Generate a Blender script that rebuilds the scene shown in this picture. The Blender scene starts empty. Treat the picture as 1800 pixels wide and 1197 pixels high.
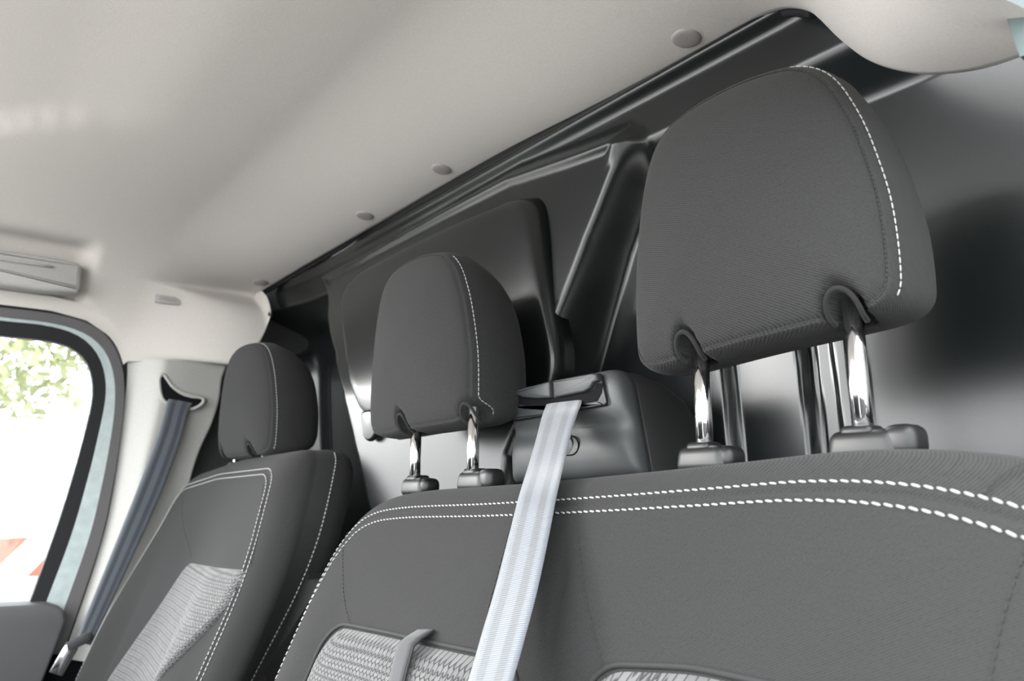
import bpy, bmesh, math, random
import numpy as np
from mathutils import Vector, Matrix
random.seed(4)
sc = bpy.context.scene
C = sc.collection
# ------------------------------------------------------------------ camera
FPX = 1317.0
PITCH = math.atan(265 / 1317)
YAW = math.radians(52)
_h = np.array([-math.sin(YAW), math.cos(YAW), 0.0])
RT = np.array([math.cos(YAW), math.sin(YAW), 0.0])
_z = np.array([0, 0, 1.0])
FW = _h * math.cos(PITCH) + _z * math.sin(PITCH)
UP = -_h * math.sin(PITCH) + _z * math.cos(PITCH)
CAM = np.array([0.728, -0.476, 0.923])
cam = bpy.data.objects.new('camera', bpy.data.cameras.new('camera'))
C.objects.link(cam)
cam.data.sensor_width = 36
cam.data.lens = FPX / 1800 * 36
cam.data.clip_start = 0.01
cam.data.dof.use_dof = True
cam.data.dof.focus_distance = 0.64
cam.data.dof.aperture_fstop = 9.0
cam.matrix_world = Matrix(((RT[0], UP[0], -FW[0], CAM[0]), (RT[1], UP[1], -FW[1], CAM[1]),
                           (RT[2], UP[2], -FW[2], CAM[2]), (0, 0, 0, 1)))
sc.camera = cam
# ------------------------------------------------------------------ world, light, exposure
w = bpy.data.worlds.new('overcast_sky')
sc.world = w
w.use_nodes = True
bg = w.node_tree.nodes['Background']
bg.inputs[0].default_value = (0.96, 0.985, 1.0, 1)
bg.inputs[1].default_value = 10.0
sun = bpy.data.lights.new('sun', 'SUN')
sun.energy = 2.8
sun.angle = math.radians(14)
sun.color = (1.0, 0.97, 0.93)
so = bpy.data.objects.new('sun', sun)
C.objects.link(so)
so.rotation_euler = Vector((0.66, 0.72, -0.24)).to_track_quat('-Z', 'Y').to_euler()
sc.view_settings.view_transform = 'Standard'
sc.view_settings.look = 'None'
sc.view_settings.gamma = 1
sc.view_settings.use_curve_mapping = False
sc.view_settings.exposure = 0.0


# ------------------------------------------------------------------ measuring helpers
def ray(px, py):
    return FW + RT * (px - 900) / FPX - UP * (py - 598.5) / FPX


def onY(px, py, y):
    d = ray(px, py)
    return CAM + d * ((y - CAM[1]) / d[1])


def onX(px, py, x):
    d = ray(px, py)
    return CAM + d * ((x - CAM[0]) / d[0])


def onP(px, py, p0, n):
    d = ray(px, py)
    return CAM + d * (np.dot(np.array(p0) - CAM, n) / np.dot(d, n))


def sstep(a, b, x):
    t = np.clip((np.asarray(x, float) - a) / (b - a), 0, 1)
    return t * t * (3 - 2 * t)


# ------------------------------------------------------------------ materials
MATS = {}


def mat(name, col=(0.5, 0.5, 0.5), rough=0.5, metal=0.0, spec=0.5, sheen=0.0, coat=0.0, coat_rough=0.1):
    m = bpy.data.materials.new(name)
    m.use_nodes = True
    b = m.node_tree.nodes['Principled BSDF']
    b.inputs['Base Color'].default_value = (*col, 1)
    b.inputs['Roughness'].default_value = rough
    b.inputs['Metallic'].default_value = metal
    b.inputs['Specular IOR Level'].default_value = spec
    b.inputs['Sheen Weight'].default_value = sheen
    b.inputs['Sheen Roughness'].default_value = 0.5
    b.inputs['Coat Weight'].default_value = coat
    b.inputs['Coat Roughness'].default_value = coat_rough
    MATS[name] = m
    return m


def N(m, typ, **kw):
    n = m.node_tree.nodes.new(typ)
    for k, v in kw.items():
        if hasattr(n, k) and k not in n.inputs:
            setattr(n, k, v)
        else:
            n.inputs[k].default_value = v
    return n


def lk(m, a, b):
    m.node_tree.links.new(a, b)


def P(m):
    return m.node_tree.nodes['Principled BSDF']


def mapping(m, scale=(1, 1, 1), rot=(0, 0, 0), uv=False):
    tc = N(m, 'ShaderNodeTexCoord')
    mp = N(m, 'ShaderNodeMapping')
    mp.inputs['Scale'].default_value = scale
    mp.inputs['Rotation'].default_value = rot
    lk(m, tc.outputs['UV' if uv else 'Object'], mp.inputs['Vector'])
    return mp.outputs[0]


def ramp(m, src, c0, c1, p0=0.0, p1=1.0):
    r = N(m, 'ShaderNodeValToRGB')
    r.color_ramp.elements[0].position = p0
    r.color_ramp.elements[1].position = p1
    r.color_ramp.elements[0].color = (*c0, 1)
    r.color_ramp.elements[1].color = (*c1, 1)
    lk(m, src, r.inputs[0])
    return r.outputs[0]


def bump(m, src, strength=0.3, dist=0.001):
    b = N(m, 'ShaderNodeBump')
    b.inputs['Strength'].default_value = strength
    b.inputs['Distance'].default_value = dist
    lk(m, src, b.inputs['Height'])
    lk(m, b.outputs[0], P(m).inputs['Normal'])


# charcoal twill
m = mat('charcoal_twill', (0.05, 0.05, 0.05), 0.95, spec=0.12, sheen=0.04)
v = mapping(m, (1, 1, 1), (0, 0, 0), uv=True)
rot = N(m, 'ShaderNodeMapping')
rot.inputs['Rotation'].default_value = (0, 0, math.radians(25))
lk(m, v, rot.inputs[0])
wv = N(m, 'ShaderNodeTexWave', wave_type='BANDS', bands_direction='Y')
wv.inputs['Scale'].default_value = 230
wv.inputs['Distortion'].default_value = 1.2
wv.inputs['Detail'].default_value = 2
wv.inputs['Detail Scale'].default_value = 6
lk(m, rot.outputs[0], wv.inputs['Vector'])
nz = N(m, 'ShaderNodeTexNoise')
nz.inputs['Scale'].default_value = 700
nz.inputs['Detail'].default_value = 3
lk(m, v, nz.inputs['Vector'])
mx = N(m, 'ShaderNodeMath', operation='ADD')
lk(m, wv.outputs['Fac'], mx.inputs[0])
lk(m, nz.outputs['Fac'], mx.inputs[1])
lk(m, ramp(m, mx.outputs[0], (0.0092, 0.0092, 0.0093), (0.030, 0.0295, 0.0295), 0.25, 1.0), P(m).inputs['Base Color'])
bump(m, mx.outputs[0], 0.25, 0.0006)
# light woven insert
m = mat('woven_insert', (0.3, 0.3, 0.3), 0.85, spec=0.2, sheen=0.2)
v = mapping(m, (1, 1, 1), (0, 0, 0), uv=True)
wob = N(m, 'ShaderNodeTexWave', wave_type='BANDS', bands_direction='X', wave_profile='SIN')
wob.inputs['Scale'].default_value = 42
lk(m, v, wob.inputs['Vector'])
sep = N(m, 'ShaderNodeSeparateXYZ')
lk(m, v, sep.inputs[0])
mm = N(m, 'ShaderNodeMath', operation='MULTIPLY_ADD')
lk(m, wob.outputs['Fac'], mm.inputs[0])
mm.inputs[1].default_value = 0.0016
lk(m, sep.outputs['Y'], mm.inputs[2])
cmb = N(m, 'ShaderNodeCombineXYZ')
lk(m, sep.outputs['X'], cmb.inputs['X'])
lk(m, mm.outputs[0], cmb.inputs['Y'])
br = N(m, 'ShaderNodeTexBrick')
br.offset = 0.5
br.inputs['Scale'].default_value = 1
br.inputs['Brick Width'].default_value = 0.0075
br.inputs['Row Height'].default_value = 0.0043
br.inputs['Mortar Size'].default_value = 0.00085
br.inputs['Mortar Smooth'].default_value = 0.7
br.inputs['Color1'].default_value = (0.115, 0.115, 0.115, 1)
br.inputs['Color2'].default_value = (0.085, 0.085, 0.085, 1)
br.inputs['Mortar'].default_value = (0.018, 0.018, 0.019, 1)
lk(m, cmb.outputs[0], br.inputs['Vector'])
lk(m, br.outputs['Color'], P(m).inputs['Base Color'])
inv = N(m, 'ShaderNodeMath', operation='SUBTRACT')
inv.inputs[0].default_value = 1
lk(m, br.outputs['Fac'], inv.inputs[1])
bump(m, inv.outputs[0], 0.8, 0.0012)
# headliner felt
m = mat('headliner_felt', (0.62, 0.59, 0.565), 0.95, spec=0.1, sheen=0.15)
nz = N(m, 'ShaderNodeTexNoise')
nz.inputs['Scale'].default_value = 420
nz.inputs['Detail'].default_value = 4
lk(m, mapping(m), nz.inputs['Vector'])
lk(m, ramp(m, nz.outputs['Fac'], (0.51, 0.478, 0.452), (0.56, 0.528, 0.502), 0.3, 0.7), P(m).inputs['Base Color'])
bump(m, nz.outputs['Fac'], 0.25, 0.0006)


def grained(name, col, rough, scale=900, strength=0.12, **kw):
    m = mat(name, col, rough, **kw)
    nz = N(m, 'ShaderNodeTexNoise')
    nz.inputs['Scale'].default_value = scale
    nz.inputs['Detail'].default_value = 2
    lk(m, mapping(m), nz.inputs['Vector'])
    bump(m, nz.outputs['Fac'], strength, 0.0003)
    lo = tuple(c * 0.9 for c in col)
    hi = tuple(c * 1.1 for c in col)
    lk(m, ramp(m, nz.outputs['Fac'], lo, hi, 0.3, 0.7), P(m).inputs['Base Color'])
    return m


grained('bulkhead_plastic', (0.0055, 0.0068, 0.0070), 0.255, 260, 0.04, spec=0.56)
grained('housing_plastic', (0.0317, 0.0343, 0.0363), 0.55, 1200, 0.2)
grained('housing_side_plastic', (0.0086, 0.0083, 0.0089), 0.6, 1200, 0.25)
grained('black_plastic', (0.0059, 0.0059, 0.0063), 0.45, 1000, 0.1)
grained('matte_black', (0.006, 0.006, 0.007), 0.9, 600, 0.1, spec=0.1)
grained('rubber_seal', (0.010, 0.010, 0.011), 0.7, 500, 0.1, spec=0.3)
grained('grey_rubber', (0.085, 0.080, 0.083), 0.6, 500, 0.1)
grained('pillar_trim', (0.3696, 0.3630, 0.3432), 0.6, 700, 0.1)
grained('light_plastic', (0.3762, 0.3630, 0.3498), 0.55, 700, 0.08)
grained('plug_plastic', (0.3102, 0.2838, 0.2706), 0.6, 700, 0.05)
grained('door_paint', (0.3630, 0.4158, 0.4158), 0.3, 50, 0.0)
grained('door_paint_dimmed', (0.075, 0.10, 0.10), 0.4, 50, 0.0)  # the door paint again, darkened to offset strong light on the passenger frame
grained('door_trim', (0.0660, 0.0660, 0.0693), 0.6, 800, 0.15)
grained('dark_trim', (0.0231, 0.0238, 0.0244), 0.7, 700, 0.15)
grained('white_thread', (0.30, 0.30, 0.30), 0.7, 3000, 0.3)
grained('dark_thread', (0.012, 0.012, 0.012), 0.8, 3000, 0.3)
grained('asphalt', (0.45, 0.44, 0.42), 0.9, 40, 0.3)
grained('bark', (0.16, 0.12, 0.09), 0.9, 40, 0.5)
grained('leaf', (0.20, 0.215, 0.11), 0.6, 20, 0.1)
grained('render_wall', (0.74, 0.72, 0.68), 0.9, 30, 0.2)
grained('strap', (0.0231, 0.0231, 0.0264), 0.75, 2000, 0.2, sheen=0.2)
m = mat('chrome', (0.88, 0.88, 0.89), 0.10, metal=1.0)
nz = N(m, 'ShaderNodeTexNoise')
nz.inputs['Scale'].default_value = 80
lk(m, mapping(m, (1, 1, 0.05)), nz.inputs['Vector'])
bump(m, nz.outputs['Fac'], 0.05, 0.0005)
# window glass
m = bpy.data.materials.new('window_glass')
m.use_nodes = True
nt = m.node_tree
nt.nodes.remove(nt.nodes['Principled BSDF'])
tr = nt.nodes.new('ShaderNodeBsdfTransparent')
tr.inputs[0].default_value = (0.93, 0.96, 0.95, 1)
gl = nt.nodes.new('ShaderNodeBsdfGlossy')
gl.inputs['Roughness'].default_value = 0.02
fr = nt.nodes.new('ShaderNodeFresnel')
ms = nt.nodes.new('ShaderNodeMixShader')
nt.links.new(fr.outputs[0], ms.inputs[0])
nt.links.new(tr.outputs[0], ms.inputs[1])
nt.links.new(gl.outputs[0], ms.inputs[2])
nt.links.new(ms.outputs[0], nt.nodes['Material Output'].inputs[0])
MATS['window_glass'] = m
# seat belt webbing: u across (0-1), v along (metres)
m = mat('belt_webbing', (0.2, 0.2, 0.23), 0.5, spec=0.6, sheen=0.5)
v = mapping(m, uv=True)
sep = N(m, 'ShaderNodeSeparateXYZ')
lk(m, v, sep.inputs[0])
st = N(m, 'ShaderNodeValToRGB')
st.color_ramp.interpolation = 'LINEAR'
el = st.color_ramp.elements
LT, DK = (0.066, 0.076, 0.094, 1), (0.026, 0.030, 0.041, 1)
el[0].position = 0.0
el[0].color = LT
el[1].position = 0.18
el[1].color = LT
for p_, c_ in ((0.20, DK), (0.36, DK), (0.38, LT), (0.60, LT), (0.62, DK), (0.78, DK), (0.80, LT)):
    e = el.new(p_)
    e.color = c_
lk(m, sep.outputs['X'], st.inputs[0])
lk(m, st.outputs[0], P(m).inputs['Base Color'])
sn = N(m, 'ShaderNodeMath', operation='MULTIPLY')
lk(m, sep.outputs['Y'], sn.inputs[0])
sn.inputs[1].default_value = 2 * math.pi / 0.0016
s2 = N(m, 'ShaderNodeMath', operation='SINE')
lk(m, sn.outputs[0], s2.inputs[0])
bump(m, s2.outputs[0], 0.25, 0.0004)
# red and white barrier board
m = mat('barrier_board', (0.8, 0.8, 0.8), 0.6)
v = mapping(m, (1, 1, 1), (math.radians(40), 0, 0))
sep = N(m, 'ShaderNodeSeparateXYZ')
lk(m, v, sep.inputs[0])
fm = N(m, 'ShaderNodeMath', operation='MULTIPLY')
fm.inputs[1].default_value = 3.2
lk(m, sep.outputs['Y'], fm.inputs[0])
fr = N(m, 'ShaderNodeMath', operation='FRACT')
lk(m, fm.outputs[0], fr.inputs[0])
gt = N(m, 'ShaderNodeMath', operation='GREATER_THAN')
gt.inputs[1].default_value = 0.5
lk(m, fr.outputs[0], gt.inputs[0])
lk(m, ramp(m, gt.outputs[0], (0.80, 0.80, 0.78), (0.30, 0.045, 0.025)), P(m).inputs['Base Color'])


# ------------------------------------------------------------------ object helpers
def tag(o, label=None, cat=None, group=None, kind=None):
    if label:
        o['label'] = label
    if cat:
        o['category'] = cat
    if group:
        o['group'] = group
    if kind:
        o['kind'] = kind
    return o


def empty(name, loc, label, cat, group=None):
    o = bpy.data.objects.new(name, None)
    o.empty_display_size = 0.05
    C.objects.link(o)
    o.location = loc
    return tag(o, label, cat, group)


def link(name, me, material, parent=None, smooth=True):
    if material:
        me.materials.append(MATS[material])
    if smooth:
        for p in me.polygons:
            p.use_smooth = True
    o = bpy.data.objects.new(name, me)
    C.objects.link(o)
    if parent:
        o.parent = parent
        # world-space geometry: undo the parents' offsets
        off = Vector((0, 0, 0))
        p = parent
        while p:
            off += p.location
            p = p.parent
        o.location = -off
    return o


def mesh(name, verts, faces, material, parent=None, smooth=True, uvs=None):
    me = bpy.data.meshes.new(name)
    me.from_pydata([tuple(map(float, q)) for q in verts], [], faces)
    if uvs is not None:
        ul = me.uv_layers.new(name='UVMap')
        idx = np.zeros(len(me.loops), dtype=np.int32)
        me.loops.foreach_get('vertex_index', idx)
        ul.data.foreach_set('uv', np.asarray(uvs, dtype=np.float32)[idx].ravel())
    me.validate()
    me.update()
    return link(name, me, material, parent, smooth)


def bm_obj(name, bm, material, parent=None, smooth=True, autosmooth=None):
    bmesh.ops.recalc_face_normals(bm, faces=bm.faces)
    me = bpy.data.meshes.new(name)
    bm.to_mesh(me)
    bm.free()
    o = link(name, me, material, parent, smooth)
    if autosmooth:
        me.set_sharp_from_angle(angle=math.radians(autosmooth))
    return o


def rbox_bm(c, size, r=0.004, seg=3, rot=None, bm=None, taper=None):
    b2 = bmesh.new()
    bmesh.ops.create_cube(b2, size=1)
    for vv in b2.verts:
        k = 1.0
        if taper and vv.co.z > 0:
            k = taper
        vv.co = Vector((vv.co.x * size[0] * k, vv.co.y * size[1] * k, vv.co.z * size[2]))
    if r > 0:
        bmesh.ops.bevel(b2, geom=list(b2.edges), offset=r, segments=seg, affect='EDGES', profile=0.5)
    M = Matrix.Translation(Vector(c)) @ (rot.to_4x4() if rot else Matrix.Identity(4))
    bmesh.ops.transform(b2, matrix=M, verts=b2.verts)
    if bm is None:
        return b2
    me = bpy.data.meshes.new('tmp')
    b2.to_mesh(me)
    b2.free()
    bm.from_mesh(me)
    bpy.data.meshes.remove(me)
    return bm


def rbox(name, c, size, material, parent=None, r=0.004, seg=3, rot=None, taper=None):
    return bm_obj(name, rbox_bm(c, size, r, seg, rot, None, taper), material, parent, True, 40)


def prism(name, pts, off, material, parent=None, r=0.0, seg=2):
    """closed polygon of 3D points extruded by the vector off; bevelled on its front rim"""
    bm = bmesh.new()
    vs = [bm.verts.new(tuple(map(float, p))) for p in pts]
    f = bm.faces.new(vs)
    ex = bmesh.ops.extrude_face_region(bm, geom=[f])
    nv = [g for g in ex['geom'] if isinstance(g, bmesh.types.BMVert)]
    bmesh.ops.translate(bm, vec=Vector(off), verts=nv)
    bmesh.ops.recalc_face_normals(bm, faces=bm.faces)
    if r > 0:
        top = [e for e in bm.edges if all(q in nv for q in e.verts)]
        bmesh.ops.bevel(bm, geom=top, offset=r, segments=seg, affect='EDGES', profile=0.5)
    return bm_obj(name, bm, material, parent, True, 35)


def tube_mesh(pts, rad, sides=10, closed=False):
    pts = [Vector(tuple(map(float, p))) for p in pts]
    n = len(pts)
    V, Fc = [], []
    up = Vector((0, 0, 1))
    prev = None
    for i, p in enumerate(pts):
        a = pts[(i - 1) % n] if (closed or i > 0) else p
        b = pts[(i + 1) % n] if (closed or i < n - 1) else p
        t = (b - a).normalized()
        if prev is None:
            prev = t.cross(up) if abs(t.z) < 0.95 else t.cross(Vector((1, 0, 0)))
        nrm = (prev - t * prev.dot(t)).normalized()
        prev = nrm
        bn = t.cross(nrm)
        rr = rad[i] if isinstance(rad, (list, tuple)) else rad
        for k in range(sides):
            a_ = 2 * math.pi * k / sides
            V.append(p + nrm * math.cos(a_) * rr + bn * math.sin(a_) * rr)
    m_ = n if closed else n - 1
    for i in range(m_):
        for k in range(sides):
            j = (i + 1) % n
            Fc.append((i * sides + k, i * sides + (k + 1) % sides, j * sides + (k + 1) % sides, j * sides + k))
    if not closed:
        Fc.append(tuple(range(sides))[::-1])
        Fc.append(tuple((n - 1) * sides + k for k in range(sides)))
    return V, Fc


def tube(name, pts, rad, material, parent=None, sides=10, closed=False):
    V, Fc = tube_mesh(pts, rad, sides, closed)
    return mesh(name, V, Fc, material, parent)


def catmull(pts, closed=False, per=8):
    pts = [np.array(p, float) for p in pts]
    n = len(pts)
    out = []
    segs = n if closed else n - 1
    for i in range(segs):
        if closed:
            p0, p1, p2, p3 = pts[(i - 1) % n], pts[i], pts[(i + 1) % n], pts[(i + 2) % n]
        else:
            p1, p2 = pts[i], pts[i + 1]
            p0 = pts[i - 1] if i > 0 else 2 * p1 - p2
            p3 = pts[i + 2] if i + 2 < n else 2 * p2 - p1
        for k in range(per):
            t = k / per
            out.append(0.5 * (2 * p1 + (p2 - p0) * t + (2 * p0 - 5 * p1 + 4 * p2 - p3) * t * t
                              + (3 * p1 - p0 - 3 * p2 + p3) * t ** 3))
    if not closed:
        out.append(pts[-1])
    return out


def resample(pts, n, closed=True):
    pts = [np.array(p, float) for p in pts]
    if closed:
        pts = pts + [pts[0]]
    seg = [np.linalg.norm(pts[i + 1] - pts[i]) for i in range(len(pts) - 1)]
    cum = np.concatenate([[0], np.cumsum(seg)])
    A = np.array(pts)
    tt = np.linspace(0, cum[-1], n + 1)[:-1] if closed else np.linspace(0, cum[-1], n)
    return np.stack([np.interp(tt, cum, A[:, k]) for k in range(A.shape[1])], 1)


def round_poly(pts, radii, K=8):
    out = []
    n = len(pts)
    for i in range(n):
        p = np.array(pts[i], float)
        a = np.array(pts[i - 1], float) - p
        b = np.array(pts[(i + 1) % n], float) - p
        r = radii[i] if isinstance(radii, (list, tuple)) else radii
        la, lb = np.linalg.norm(a), np.linalg.norm(b)
        ang = math.acos(np.clip(np.dot(a, b) / la / lb, -1, 1))
        d = min(r / math.tan(ang / 2), la * 0.49, lb * 0.49)
        A, B = p + a / la * d, p + b / lb * d
        for k in range(K + 1):
            t = k / K
            # conic blend approximating an arc
            wgt = math.sin(ang / 2)
            den = (1 - t) ** 2 + 2 * wgt * t * (1 - t) + t * t
            out.append(((1 - t) ** 2 * A + 2 * wgt * t * (1 - t) * p + t * t * B) / den)
    return out


class Slab:
    """cushion-like solid: a closed 2D outline carried through (inset, depth) rings, then deformed"""

    def __init__(self, outline, profile, deform, extra=None):
        self.o = np.array(outline, float)
        self.profile = profile
        self.deform = deform
        self.extra = extra
        lo, hi = self.o.min(0), self.o.max(0)
        self.c = (lo + hi) / 2
        self.h = (hi - lo) / 2

    def ring2(self, i):
        return self.c + (self.o - self.c) * (1 - i / self.h)

    def pt(self, xw, d, i=0):
        if self.extra:
            d = d + self.extra(xw[0], xw[1], i, d)
        return np.array(self.deform(xw[0], xw[1], d), float)

    def build(self, name, material, parent, uv_off=(0, 0)):
        V, U, Fc = [], [], []
        n = len(self.o)
        dist = 0
        for (i, d) in self.profile:
            r2 = self.ring2(i)
            for q in r2:
                V.append(self.pt(q, d, i))
                U.append((q[0] + uv_off[0], q[1] + d * 0.7 + uv_off[1]))
        m_ = len(self.profile)
        for a in range(m_ - 1):
            for k in range(n):
                k2 = (k + 1) % n
                Fc.append((a * n + k, a * n + k2, (a + 1) * n + k2, (a + 1) * n + k))
        if self.profile[0][0] < 0.99 * min(self.h):
            Fc.append(tuple(range(n))[::-1])
        Fc.append(tuple((m_ - 1) * n + k for k in range(n)))
        o = mesh(name, V, Fc, material, parent, True, U)
        bm = bmesh.new()
        bm.from_mesh(o.data)
        bmesh.ops.recalc_face_normals(bm, faces=bm.faces)
        bm.to_mesh(o.data)
        bm.free()
        return o

    def d_at(self, i):
        pr = self.profile
        for a in range(len(pr) - 1):
            (i0, d0), (i1, d1) = pr[a], pr[a + 1]
            if i0 >= i >= i1 and i0 != i1:
                return d0 + (d1 - d0) * (i0 - i) / (i0 - i1)
        return 0.0

    def face(self, x, w_, lift=0.0):
        i = float(np.min(np.hypot(self.o[:, 0] - x, self.o[:, 1] - w_)))
        i = min(i, self.profile[0][0])
        q = self.pt((x, w_), self.d_at(i), i)
        return np.array([q[0], q[1] - lift, q[2]])

    def path(self, i, lift=0.0, d=None):
        dd = self.d_at(i) if d is None else d
        return [self.pt(q, dd - lift, i) for q in self.ring2(i)]


def stitches(name, path, pitch, length, wid, material, parent, out=None, closed=False, slant=0.0):
    """a row of thread stitches along a 3D path, one joined part"""
    P_ = np.array(path, float)
    seg = np.linalg.norm(np.diff(P_, axis=0), axis=1)
    cum = np.concatenate([[0], np.cumsum(seg)])
    n = max(2, int(cum[-1] / pitch))
    V, Fc = [], []
    for k in range(n):
        s0 = k * pitch + (pitch - length) / 2
        s1 = s0 + length
        if s1 > cum[-1]:
            break
        a = np.array([np.interp(s0, cum, P_[:, j]) for j in range(3)])
        b = np.array([np.interp(s1, cum, P_[:, j]) for j in range(3)])
        t = b - a
        L_ = np.linalg.norm(t)
        if L_ < 1e-6:
            continue
        t /= L_
        o = np.array(out if out is not None else (0, -1, 0), float)
        o = o - t * np.dot(o, t)
        o /= np.linalg.norm(o)
        s = np.cross(t, o)
        if slant:
            t = t + s * slant
            t /= np.linalg.norm(t)
        mid = (a + b) / 2
        base = len(V)
        hw = wid / 2
        for (f_, q) in ((-0.5, 0.45), (-0.3, 1.0), (0.3, 1.0), (0.5, 0.45)):
            for (cs, co) in ((1, 0.1), (0.45, 0.75), (-0.45, 0.75), (-1, 0.1), (0, -0.6)):
                V.append(mid + t * f_ * L_ + s * cs * hw * q + o * co * hw * q)
        for r_ in range(3):
            for j in range(5):
                j2 = (j + 1) % 5
                Fc.append((base + r_ * 5 + j, base + r_ * 5 + j2, base + r_ * 5 + 5 + j2, base + r_ * 5 + 5 + j))
        Fc.append(tuple(base + j for j in range(5))[::-1])
        Fc.append(tuple(base + 15 + j for j in range(5)))
    o_ = mesh(name, V, Fc, material, parent)
    o_['kind'] = 'stuff'
    return o_


def ribbon(name, left, right, thick, material, parent=None, n=60, nu=6):
    L_ = resample(left, n, False)
    R_ = resample(right, n, False)
    cen = (L_ + R_) / 2
    seg = np.linalg.norm(np.diff(cen, axis=0), axis=1)
    cum = np.concatenate([[0], np.cumsum(seg)])
    V, U, Fc = [], [], []
    for side in (0, 1):
        for i in range(n):
            t = cen[min(i + 1, n - 1)] - cen[max(i - 1, 0)]
            acr = R_[i] - L_[i]
            nr = np.cross(acr, t)
            nr /= np.linalg.norm(nr)
            for k in range(nu + 1):
                f_ = k / nu
                edge = 1 - abs(2 * f_ - 1) ** 6
                V.append(L_[i] + acr * f_ + nr * thick * (0.5 if side else -0.5) * (0.3 + 0.7 * edge))
                U.append((f_, cum[i]))
    W_ = nu + 1
    off = n * W_
    for i in range(n - 1):
        for k in range(nu):
            a = i * W_ + k
            Fc.append((a, a + 1, a + W_ + 1, a + W_))
            Fc.append((off + a, off + a + W_, off + a + W_ + 1, off + a + 1))
        Fc.append((i * W_, i * W_ + W_, off + i * W_ + W_, off + i * W_))
        a = i * W_ + nu
        Fc.append((a, off + a, off + a + W_, a + W_))
    for i in (0, n - 1):
        Fc.append(tuple(i * W_ + k for k in range(W_)) + tuple(off + i * W_ + k for k in range(W_))[::-1])
    o = mesh(name, V, Fc, material, parent, True, U)
    return o


def strip(name, A, B, off, material, parent=None):
    """band between two equally long polylines, extruded by off"""
    n = len(A)
    off = np.array(off, float)
    V = [np.array(a) for a in A] + [np.array(b) for b in B] + [np.array(a) + off for a in A] + [np.array(b) + off for b in B]
    Fc = []
    for i in range(n - 1):
        Fc += [(i, i + 1, n + i + 1, n + i), (2 * n + i, 3 * n + i, 3 * n + i + 1, 2 * n + i + 1),
               (i, 2 * n + i, 2 * n + i + 1, i + 1), (n + i, n + i + 1, 3 * n + i + 1, 3 * n + i)]
    Fc += [(0, n, 3 * n, 2 * n), (n - 1, 2 * n + n - 1, 3 * n + n - 1, n + n - 1)]
    bm = bmesh.new()
    vs = [bm.verts.new(tuple(map(float, q))) for q in V]
    for f_ in Fc:
        bm.faces.new([vs[k] for k in f_])
    return bm_obj(name, bm, material, parent, True, 40)


# ================================================================== THE SETTING
# ---- headliner (ceiling): rear edge measured, forward section a rounded van roof
XC, HA, ZB, HB, HN = -0.2, 0.765, 1.185, 0.285, 3.3
REAR = [(404, 642, .035), (432, 640, .06), (455, 606, .085), (468, 574, .10), (462, 545, .095), (447, 522, .088),
        (470, 507, .105), (540, 466, .125), (640, 408, .148), (860, 283, .155), (1040, 192, .155), (1200, 108, .15),
        (1300, 52, .145), (1345, 28, .14), (1385, 16, .132), (1425, 22, .122), (1455, 45, .116), (1490, 80, .108),
        (1530, 108, .10), (1580, 125, .09), (1640, 132, .08), (1720, 124, .06), (1800, 100, .04), (1880, 70, .02)]
rp = [onY(*q) for q in REAR]
rp = np.array(catmull(rp, False, 10))
fi = np.linspace(math.pi, 0, 1601)
EX = XC + HA * np.sign(np.cos(fi)) * np.abs(np.cos(fi)) ** (2 / HN)
EZ = ZB + HB * np.abs(np.sin(fi)) ** (2 / HN)
# extra short vertical tails so the roof sides reach the door frames
te = []
last = 0
for p in rp:
    d = (EX - p[0]) ** 2 + (EZ - p[2] - 0.03) ** 2
    d[:last] = 9
    d[last + 60:] = 9
    last = int(np.argmin(d)) if last else int(np.argmin(((EX - p[0]) ** 2 + (EZ - p[2]) ** 2)[:300]))
    te.append(last)
te = np.array(te, float)
# smooth the correspondence and stretch it over the whole section
k_ = np.linspace(0, 1, len(te))
te = np.convolve(np.pad(te, 8, mode='edge'), np.ones(17) / 17, 'valid')
te = (te - te[0]) / (te[-1] - te[0]) * 1600
ex = np.interp(te, np.arange(1601), EX)
ez = np.interp(te, np.arange(1601), EZ)
dv = np.concatenate([[-0.02, -0.008, 0.0, 0.003, 0.008], np.linspace(0.015, 0.30, 40), np.linspace(0.31, 1.0, 70)])


def headliner_pt(s, v):
    p = rp[s]
    if v <= 0.003:
        return np.array([p[0], p[1] - v * 0.4, p[2] + (0.03 if v < -0.01 else 0.012 if v < 0 else 0.002 if v == 0 else 0.0)])
    b = float(sstep(0.0, 0.26, v))
    x = p[0] + (ex[s] - p[0]) * b
    z = p[2] + (ez[s] - p[2]) * b
    y = p[1] - v
    # shallow recess of the roof panel further forward
    xe = max(-0.60, -0.45 - 3.2 * min(0.0, y + 0.25) ** 2)
    z += 0.011 * float(sstep(xe - 0.012, xe + 0.010, x)) * float(sstep(-0.23, -0.40, y)) * float(sstep(0.35, 0.20, x))
    # pocket behind the grab handle
    if x < -0.6:
        fy = float(sstep(-0.243, -0.275, y)) * float(sstep(-0.66, -0.62, y))
        fz = float(sstep(1.288, 1.312, z)) * float(sstep(1.402, 1.378, z))
        x -= 0.030 * fy * fz
        z += 0.018 * fy * fz * float(sstep(1.33, 1.38, z))
        zl = np.interp(y, SOY, SOZ) if y < SOY[-1] else 1.0
        if z < zl + 0.03 and zl > 1.0:
            z = zl + max(0.0, (z - 1.185)) / (zl + 0.03 - 1.185) * 0.03
    return np.array([x, y, z])


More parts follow.
